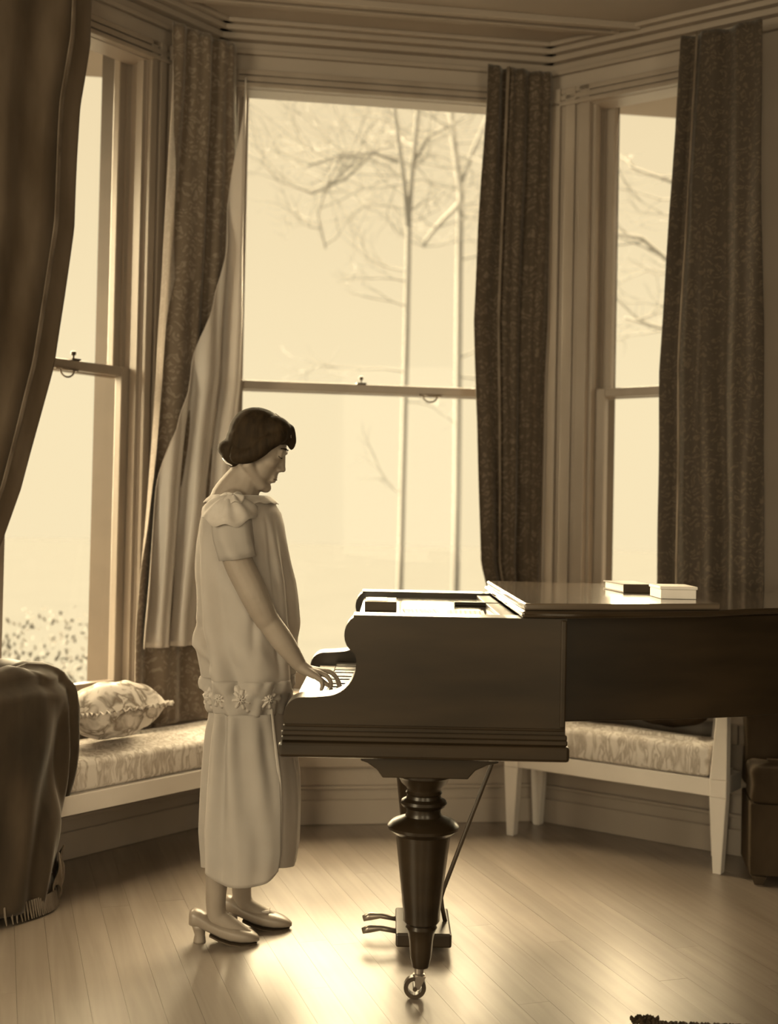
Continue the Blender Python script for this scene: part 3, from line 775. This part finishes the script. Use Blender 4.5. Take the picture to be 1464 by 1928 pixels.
# 4: over the right window
r4 = [(3.12, .625, .94), (2.75, .61, .94), (2.45, .589, .945), (1.84, .558, .955), (1.02, .563, .965), (.66, .57, .97)]
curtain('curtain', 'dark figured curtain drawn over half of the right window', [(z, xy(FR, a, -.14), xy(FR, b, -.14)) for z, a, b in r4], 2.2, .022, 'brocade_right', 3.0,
        hem=(lambda z: (.20, .222), .026, 'velvet_edge'))

# ------------------------------------------------------------------ draped armchair, left foreground
ch = empty('armchair', FL(1.27, -.22, 0)); tag(ch, 'armchair draped with a dark velvet throw at the lower left corner', 'armchair')
edge = [(.0, .972), (.2, .955), (.35, .935), (.537, .905), (.62, .895), (.67, .90), (.70, .915), (.735, .945), (.757, .985), (.768, 1.05)]
CSc, CTc = 1.27, -.245
def chair_pt(a, z, k=1.0, sc=1.0):
    hs = (CSc-interp(edge, z)[0])*sc; ht = (.200+(.015 if z < .7 else -.01))*sc
    ca, sa = math.cos(a), math.sin(a); e = .5
    x = (abs(ca)**e)*(1 if ca > 0 else -1); y = (abs(sa)**e)*(1 if sa > 0 else -1)
    return FL(CSc-x*hs*k, CTc-y*ht*(1+(k-1)*1.4), z)
def chair_ring(z, sc=1.0, n=220):
    out = []
    for j in range(n):
        a = 2*PI*j/n; ca, sa = math.cos(a), math.sin(a)
        fold = (1-.8*min(1, z/.78)**1.5)*.050*math.sin(a*14+7*noise.noise(Vector((ca*2, sa*2, z*2.2))))+.10*noise.noise(Vector((ca*3.4, sa*3.4, z*2.6)))*(1 if z < .72 else .3)
        x, y, zz = chair_pt(a, z, 1+fold, sc)
        out.append((x, y, zz+(.016*noise.noise(Vector((ca*3, sa*3, 5))) if z > .6 else 0)))
    return out
rs = [chair_ring(z) for z in [.03+i*.0218 for i in range(33)]]
rs += [chair_ring(.742, .985), chair_ring(.757, .94), chair_ring(.765, .84)]
rs += [[(x, y, z-.015) for x, y, z in chair_ring(.765, .66)], [(x, y, z-.16) for x, y, z in chair_ring(.765, .58)], [(x, y, z-.27) for x, y, z in chair_ring(.765, .45)], [(x, y, z-.28) for x, y, z in chair_ring(.765, .1)]]
MB().rings(rs).build('velvet_throw', 'velvet', ch, True)
fr = MB()
for j in range(200):
    a = 2*PI*j/200; p = Vector(chair_pt(a, .06, 1.01)); q = Vector(chair_pt(a, .03, 1.03)); r = Vector(chair_pt(a+.004*math.sin(j*2.3), .006, 1.05))
    fr.tube([tuple(p), tuple(q), tuple(r)], [.0045, .004, .002], 5)
fo = fr.build('fringe', 'velvet_edge', ch); fo['kind'] = 'stuff'
fm = MB()
fm.grid(lambda u, v: chair_pt(lerp(.25, .95, u), lerp(.15, .05, v)+.03*math.sin(u*9), 1.05+.02*math.sin(u*13+v*5)), 30, 10)
fm.build('turned_edge', 'velvet_edge', ch, True, solid=.004)
for s_ in (1.05, 1.5):
    for t_ in (-.36, -.09):
        x, y, _ = FL(s_, t_, 0); MB().lathe(x, y, [(.02, .0), (.026, .03), (.022, .08), (.03, .12)], 14).build('foot', 'book_cloth', ch, True)

# shaggy rug whose far corner just enters the frame at lower right
rg = MB().prism_z([(.655, 3.03), (1.6, 2.98), (1.5, 1.6), (.50, 1.7)], .0008, .012).build('rug', 'rug_wool')
tag(rg, 'dark rug reaching into the bottom edge at right', 'rug')
fr = MB(); rr = random.Random(5)
for i in range(110):
    t = i/109; x = lerp(.655, 1.6, t); y = lerp(3.03, 2.98, t)
    fr.tube([(x, y, .010), (x+rr.uniform(-.006, .006), y+.012, .012), (x+rr.uniform(-.01, .01), y+rr.uniform(.02, .034), .004)], [.005, .005, .0025], 5)
for i in range(26):
    a = rr.uniform(0, 2*PI); p = Vector((.665+.022*math.cos(a)*rr.random(), 3.05+.012*math.sin(a), .005))
    fr.tube([tuple(p), (p.x+rr.uniform(-.02, .02), p.y+rr.uniform(0, .012), .014), (p.x+rr.uniform(-.03, .03), p.y+rr.uniform(0, .02), .006)], [.005, .006, .003], 5)
fo = fr.build('rug_fringe', 'rug_wool', rg); fo['kind'] = 'stuff'

# ------------------------------------------------------------------ the woman at the keyboard
WY = 3.62
wom = empty('person', (-.42, WY, 0)); tag(wom, 'woman in a pale draped dress and heeled shoes, standing with one hand on the keys', 'person')
body = MB()
# head, built upright around its own centre, then bowed and set on the neck
HT = math.radians(19)
HO = Vector((-.396, WY, 1.446))
def hp(x, y, z):
    return (HO.x+x*math.cos(HT)+z*math.sin(HT), HO.y+y, HO.z-x*math.sin(HT)+z*math.cos(HT))
RH = Matrix.Rotation(HT, 3, 'Y')
def he(m, c, r): m.ell(hp(*c), r, RH)
he(body, (-.004, 0, .030), (.080, .070, .078))          # skull
he(body, (.030, 0, .012), (.056, .060, .066))           # brow and upper face
he(body, (.034, 0, -.040), (.044, .052, .055))          # cheeks and upper jaw
for sg in (-1, 1):
    he(body, (.050, sg*.030, -.022), (.026, .024, .022))   # cheekbones
    body.cap(hp(.0, sg*.050, -.055), .018, hp(.052, sg*.018, -.096), .017)   # jaw line
    he(body, (-.006, sg*.071, -.015), (.016, .007, .026))  # ears
    he(body, (.073, sg*.030, .004), (.011, .014, .008))    # lids
    body.cap(hp(.083, sg*.012, .020), .008, hp(.076, sg*.044, .018), .007)   # brow ridge
he(body, (.062, 0, -.098), (.020, .022, .017))          # chin
body.cap(hp(.078, 0, .012), .009, hp(.090, 0, -.026), .0105)   # nose bridge
he(body, (.093, 0, -.031), (.0105, .0105, .009))
for sg in (-1, 1): he(body, (.084, sg*.010, -.036), (.010, .008, .007))
he(body, (.078, 0, -.062), (.011, .022, .0065)); he(body, (.076, 0, -.073), (.011, .019, .0065))   # lips
he(body, (.066, 0, -.052), (.020, .026, .020))
# neck, trunk
body.chain([((-.416, WY, 1.395), .048), ((-.432, WY, 1.335), .050), ((-.452, WY, 1.285), .066), ((-.455, WY, 1.22), .08)])
body.chain([((-.440, WY, 1.36), .044), ((-.475, WY, 1.295), .058), ((-.485, WY, 1.23), .06)])
body.chain([((-.452, WY-.03, 1.29), .045), ((-.452, WY-.120, 1.246), .042)]); body.chain([((-.452, WY+.03, 1.29), .045), ((-.452, WY+.120, 1.246), .042)])
for sg in (-1, 1):
    body.chain([((-.44, WY+sg*.06, 1.22), .075), ((-.425, WY+sg*.055, 1.06), .075), ((-.41, WY+sg*.05, .92), .070), ((-.41, WY+sg*.06, .80), .070)])
    body.chain([((-.41, WY+sg*.065, .78), .066), ((-.42, WY+sg*.066, .62), .060), ((-.43, WY+sg*.062, .46), .050)])
# legs below the knee: near foot back, far foot forward
body.chain([((-.43, WY-.062, .46), .050), ((-.462, WY-.052, .36), .050), ((-.474, WY-.045, .27), .044), ((-.480, WY-.04, .18), .034), ((-.482, WY-.04, .115), .0305), ((-.478, WY-.04, .075), .029)])
body.chain([((-.478, WY-.04, .075), .028), ((-.435, WY-.043, .048), .026), ((-.39, WY-.046, .026), .018)])
body.chain([((-.43, WY+.062, .46), .050), ((-.428, WY+.075, .36), .048), ((-.425, WY+.085, .27), .043), ((-.424, WY+.09, .18), .034), ((-.422, WY+.09, .115), .0305), ((-.418, WY+.09, .072), .029)])
body.chain([((-.418, WY+.09, .072), .028), ((-.365, WY+.09, .044), .025), ((-.31, WY+.09, .022), .017)])
# near (right) arm down to the keys
AY = WY-.155
body.chain([((-.448, AY+.02, 1.225), .044), ((-.430, AY-.002, 1.13), .0435), ((-.385, AY-.012, 1.04), .043), ((-.348, AY-.006, .968), .037), ((-.333, AY, .945), .0345),
            ((-.298, AY, .898), .034), ((-.262, AY, .850), .026), ((-.243, AY, .824), .0205)])
HYk = AY
# hand: flat palm, four bent fingers, thumb on the far side
def wp(x, dy, z): return (x, HYk+dy, z)
body.chain([(wp(-.243, 0, .824), .0205), (wp(-.224, -.004, .812), .019)])
for dy, xe, ze in ((-.026, -.194, .797), (-.009, -.186, .804), (.008, -.184, .808), (.024, -.188, .808)):
    body.chain([(wp(-.236, dy*.35, .818), .0135), (wp(-.212, dy*.8, (.818+ze)/2-.002), .0125), (wp(xe, dy, ze), .0098)])
FING = [[(-.194, -.027, .797), (-.181, -.030, .788), (-.176, -.031, .772), (-.180, -.031, .761)],
        [(-.186, -.010, .804), (-.166, -.011, .797), (-.154, -.011, .780), (-.154, -.011, .7605)],
        [(-.184, .009, .808), (-.158, .010, .806), (-.138, .011, .789), (-.127, .011, .764)],
        [(-.188, .026, .808), (-.162, .030, .805), (-.142, .033, .790), (-.133, .034, .764)]]
for f in FING:
    rr_ = [.0092, .0080, .0072, .0064]
    body.chain([(wp(*p), r) for p, r in zip(f, rr_)])
body.chain([(wp(-.232, .016, .812), .012), (wp(-.208, .034, .796), .0105), (wp(-.182, .044, .776), .0088), (wp(-.162, .045, .7625), .0072)])
# far (left) arm hanging at her side
BY = WY+.155
body.chain([((-.448, BY-.02, 1.225), .044), ((-.44, BY+.005, 1.12), .045), ((-.43, BY+.008, .98), .037), ((-.41, BY+.008, .90), .034), ((-.385, BY+.004, .79), .024), ((-.375, BY, .76), .020)])
for i in range(4):
    y = BY-.024+i*.016; body.chain([((-.376, BY-.01+i*.006, .765), .014), ((-.366, y, .705), .0095), ((-.360, y, .665), .008), ((-.362, y, .635), .0066)])
body.chain([((-.372, BY-.006, .745), .012), ((-.345, BY-.02, .715), .0095), ((-.334, BY-.022, .688), .008)])
remeshed(body, 'body', 'skin', .0036, wom, 6)

# eyes: dark lowered lids
for sg in (-1, 1):
    MB().tube([hp(.078, sg*.016, .002), hp(.082, sg*.028, -.001), hp(.073, sg*.043, .001)], [.0014, .0026, .0014], 6).build('eyelashes', 'hair', wom, True)
    MB().tube([hp(.085, sg*.012, .024), hp(.085, sg*.028, .029), hp(.072, sg*.048, .025)], [.0018, .0028, .0015], 6).build('eyebrow', 'hair', wom, True)
lm = MB(); lm.tube([hp(.080, -.020, -.0675), hp(.0875, 0, -.0665), hp(.080, .020, -.0675)], [.0012, .0020, .0012], 6); lm.build('mouth_line', 'shoe_sole', wom, True)

# hair: waved bob with a side parting and a low knot
hm = MB()
he(hm, (-.014, 0, .042), (.088, .080, .080))
he(hm, (-.030, 0, .010), (.070, .078, .062))
he(hm, (.032, .018, .068), (.054, .060, .046))
he(hm, (.034, -.020, .068), (.054, .056, .046))
for sg in (-1, 1):
    hm.chain([(hp(.060, sg*.022, .080), .024), (hp(.054, sg*.056, .056), .024), (hp(.030, sg*.066, .026), .026), (hp(.010, sg*.066, -.006), .026), (hp(-.012, sg*.064, -.030), .024), (hp(-.04, sg*.058, -.042), .022)])
    he(hm, (-.005, sg*.052, .012), (.050, .030, .042))
    he(hm, (-.035, sg*.045, -.030), (.036, .032, .030))
hm.chain([(hp(.070, -.014, .082), .022), (hp(.088, -.010, .058), .016), (hp(.096, -.012, .040), .009)])     # lock over the brow
hm.chain([(hp(.070, .03, .078), .022), (hp(.086, .036, .054), .014)])
hm.ell(hp(-.078, 0, -.030), (.034, .050, .028), RH); hm.ell(hp(-.064, -.022, -.046), (.028, .03, .022), RH); hm.ell(hp(-.05, 0, -.055), (.034, .045, .022), RH)
ho = remeshed(hm, 'hair', 'hair', .0045, wom, 3)
pm = MB(); pm.tube([hp(.018, -.030, .117), hp(.052, -.036, .106), hp(.080, -.036, .080), hp(.088, -.036, .064)], [.0012, .0018, .0016, .001], 6)
pm.build('parting', 'skin', ho, True)
cm = MB(); cm.tube([hp(-.082, -.030, -.060), hp(-.064, -.046, -.070), hp(-.045, -.054, -.072)], [.002, .003, .002], 6); cm.build('hair_comb', 'ivory', wom, True)

# dress: one loose draped column, (height, back x, front x, half width across)
DR = [(1.302, -.520, -.362, .112), (1.290, -.532, -.347, .124), (1.255, -.550, -.322, .144), (1.22, -.558, -.311, .150), (1.166, -.561, -.304, .148), (1.103, -.556, -.297, .146), (1.04, -.549, -.290, .146),
      (.962, -.547, -.283, .150), (.899, -.548, -.277, .156), (.836, -.541, -.273, .162), (.79, -.530, -.275, .165), (.76, -.522, -.283, .160), (.735, -.514, -.290, .150),
      (.70, -.510, -.290, .148), (.656, -.508, -.284, .150), (.569, -.516, -.268, .156), (.491, -.520, -.253, .160), (.412, -.523, -.248, .162), (.334, -.526, -.246, .163), (.287, -.523, -.246, .162), (.236, -.519, -.254, .160)]
def dress_pt(a, z, grow=0.0):
    xb, xf, hy = interp(DR, z); cx = (xb+xf)/2; hx = (xf-xb)/2
    ca, sa = math.cos(a), math.sin(a); e = .80
    x = math.copysign(abs(ca)**e, ca); y = math.copysign(abs(sa)**e, sa)
    # folds: gathered pleats in the skirt, slack diagonal folds in the blouse
    if z < .74:
        w = min(1, (.74-z)/.12); f = w*(.016*math.sin(a*13+1.5*noise.noise(Vector((ca, sa, z*2)))*2)*(.12+.88*max(0, -ca*.65-sa*.5))+.008*noise.noise(Vector((ca*3, sa*3, z*3))))
    else:
        w = min(1, (1.26-z)/.2) if z > 1.06 else 1
        f = w*(.009*math.sin(a*8+z*7)+.020*noise.noise(Vector((ca*2.2+z*2.5, sa*2.2, z*3.5+ca))))
        if z < .95: f += .012*math.sin((z-.74)/.21*PI)*math.sin(a*5+z*40)*.6
    aa = a % (2*PI)
    for a0, sl, zt, zb_, dp, wd_ in ((PI+.62, .25, 1.22, .93, .013, .075), (PI+.25, 5.0, .935, .80, .016, .16), (PI+.20, 5.5, .865, .765, .014, .16), (PI+1.9, -.5, 1.2, .82, .012, .09), (PI+2.25, .2, 1.25, .78, .010, .07)):
        if zb_ < z < zt: f -= dp*math.exp(-((aa-a0-(zt-z)*sl)/wd_)**2)*math.sin((zt-z)/(zt-zb_)*PI)**.6
    k = 1+grow
    return Vector((cx+x*(hx*k+f*(1 if ca > 0 else 1)), WY+y*(hy*k+f), z))
dm = MB(); nA = 220; zs = []
z = 1.302
while z > .236: zs.append(z); z -= .0095
zs.append(.236)
rs = []
for z in zs:
    row = []
    for j in range(nA):
        a = 2*PI*j/nA; p = dress_pt(a, z)
        if z < .40: p.z += -.012*math.sin(a*2+1.1)*(.40-z)/.16-.010*(1 if False else 0)
        row.append(tuple(p))
    rs.append(row)
dm.rings(rs, False)
dr = dm.build('dress', 'crepe', wom, True, solid=.003)
# short sleeves
for sg, yy in ((-1, AY), (1, BY)):
    path = [((-.452, yy-sg*.060, 1.296), .016), ((-.452, yy-sg*.055, 1.286), .040), ((-.450, yy-sg*.040, 1.262), .056), ((-.447, yy-sg*.022, 1.228), .060), ((-.440, yy-sg*.008, 1.185), .056), ((-.430, yy-sg*.002, 1.145), .0515), ((-.425, yy, 1.125), .050)]
    rows = []
    for i, (c, r) in enumerate(path):
        d = Vector((.16, sg*-.05, -1)).normalized() if i > 3 else Vector((.02, sg*.6, -1)).normalized()
        u = d.cross(Vector((0, 1, 0))).normalized(); v = d.cross(u)
        rows.append([tuple(Vector(c)+(r+.004*math.sin(j*5*2*PI/40+i))*(math.cos(2*PI*j/40)*u+math.sin(2*PI*j/40)*v)) for j in range(40)])
    s_ = MB(); s_.rings(rows, False); s_.build('sleeve', 'crepe', dr, True, solid=.003)
# flower-like frill lying on the shoulder, neckline frill
def frill(c, r0, r1, nrm, n=64, waves=8, amp=.010, arc_=(0, 2*PI), droop=.012):
    nrm = Vector(nrm).normalized(); u = nrm.orthogonal().normalized(); v = nrm.cross(u); c = Vector(c); m = MB()
    def P(s, t):
        a = lerp(arc_[0], arc_[1], s); r = lerp(r0, r1, t)
        return tuple(c+u*math.cos(a)*r+v*math.sin(a)*r+nrm*(amp*t*math.sin(a*waves)-droop*t*t))
    m.grid(P, n, 6); return m
frill((-.456, AY-.006, 1.299), .004, .080, (-.02, -.50, .86), waves=7, amp=.007, droop=.050).build('shoulder_frill', 'crepe_trim', dr, True, solid=.003)
frill((-.442, AY-.004, 1.306), .002, .032, (-.05, -.45, .9), waves=5, amp=.005).build('shoulder_frill', 'crepe_trim', dr, True, solid=.003)
nm = MB()
def neck_pt(s, t):
    a = 2*PI*s; p = dress_pt(a, 1.302-.022*t); q = Vector((-.44, WY, p.z)); d = (p-q); return tuple(p+d.normalized()*(.003+.006*t)+Vector((0, 0, .004-.002*math.sin(a*15)*t)))
nm.grid(neck_pt, 90, 4); nm.build('neckline', 'crepe_trim', dr, True, solid=.002)
# ruffled girdle with rosettes at the hip
gm_ = MB()
def gird(s, t):
    a = 2*PI*s; z = lerp(.775, .675, t); p = dress_pt(a, z); c = Vector(((-.52-.285)/2, WY, z)); d = (p-c).normalized()
    return tuple(p+d*(.002+.012*math.sin(t*PI)+.003*math.sin(a*17+t*5)+.008*noise.noise(Vector((math.cos(a)*5, math.sin(a)*5, t*3)))))
gm_.grid(gird, 160, 12); gm_.build('girdle', 'crepe', dr, True, solid=.003)
for a in (PI+.55, PI+1.05, PI+1.55, 2*PI-1.05, PI*.6, PI*.9):
    p = dress_pt(a, .725); c = Vector((-.40, WY, .725)); d = (p-c).normalized()
    for k, (r, h_) in enumerate(((.042, .010), (.028, .018), (.014, .024))):
        frill(p+d*h_, .002, r, d, 48, 6+k, .008).build('rosette', 'crepe_trim', dr, True, solid=.002)
# overlapping front panel of the skirt with a rounded lower corner, and its sash ribbon
fp = MB()
def panel(s, t):
    a = lerp(-.95, -2.35, s); zb = .205+.035*(abs(s*2-1)**3)-.012*s; z = lerp(.68, zb, t); p = dress_pt(a, max(z, .236)); p.z = z
    c = Vector((-.385, WY, z)); d = (p-c).normalized(); return tuple(p+d*(.006+.006*t+.004*math.sin(s*16+t*2)))
fp.grid(panel, 60, 46); fp.build('skirt_panel', 'crepe', dr, True, solid=.003)
rb = MB()
rb.grid(lambda s, t: tuple(dress_pt(lerp(-.93, -1.00, s), lerp(.70, .25, t))+Vector((.008, -.010, 0))), 3, 40)
rb.build('sash_ribbon', 'crepe_trim', dr, True, solid=.002)

# shoes
def shoe(x0, x1, y, dz=0):
    L = x1-x0; root = MB()
    out = []
    prof = [(0.0, .022, .050, .092), (.06, .028, .046, .098), (.16, .031, .042, .092), (.30, .029, .030, .070), (.45, .031, .016, .058), (.60, .037, .008, .052), (.75, .039, .005, .046), (.88, .031, .005, .036), (.97, .015, .006, .024), (1.0, .006, .008, .018)]
    for t, hw, zl, zh in prof:
        cx = x0+t*L; row = []
        for j in range(24):
            a = 2*PI*j/24; ca, sa = math.cos(a), math.sin(a)
            row.append((cx, y+hw*math.copysign(abs(ca)**.8, ca), (zl+zh)/2+(zh-zl)/2*math.copysign(abs(sa)**.8, sa)))
        out.append(row)
    root.rings(out); o = root.build('shoe', 'shoe_satin', wom, True)
    h = MB(); h.rings([[(x0+.030+cx+r*1.0*math.cos(2*PI*j/16), y+r*math.sin(2*PI*j/16), z) for j in range(16)] for z, r, cx in ((.052, .026, 0), (.040, .019, -.002), (.022, .0155, .000), (.006, .018, .0), (.0, .0185, 0))])
    h.build('heel', 'shoe_satin', o, True)
    s_ = MB(); s_.rings([[(x0+t*L, y+hw*.98*c, zl+dz_) for c, dz_ in ((-1, -.001), (1, -.001), (1, -.006), (-1, -.006))] for t, hw, zl, zh in prof[3:-1]]); s_.build('sole', 'shoe_sole', o)
    b_ = MB(); b_.box(x0+.62*L-.012, x0+.62*L+.012, y-.020, y+.020, .050, .057); b_.build('buckle', 'crepe_trim', o, bevel=.002)
    return o
shoe(-.556, -.352, WY-.043); shoe(-.478, -.268, WY+.09)
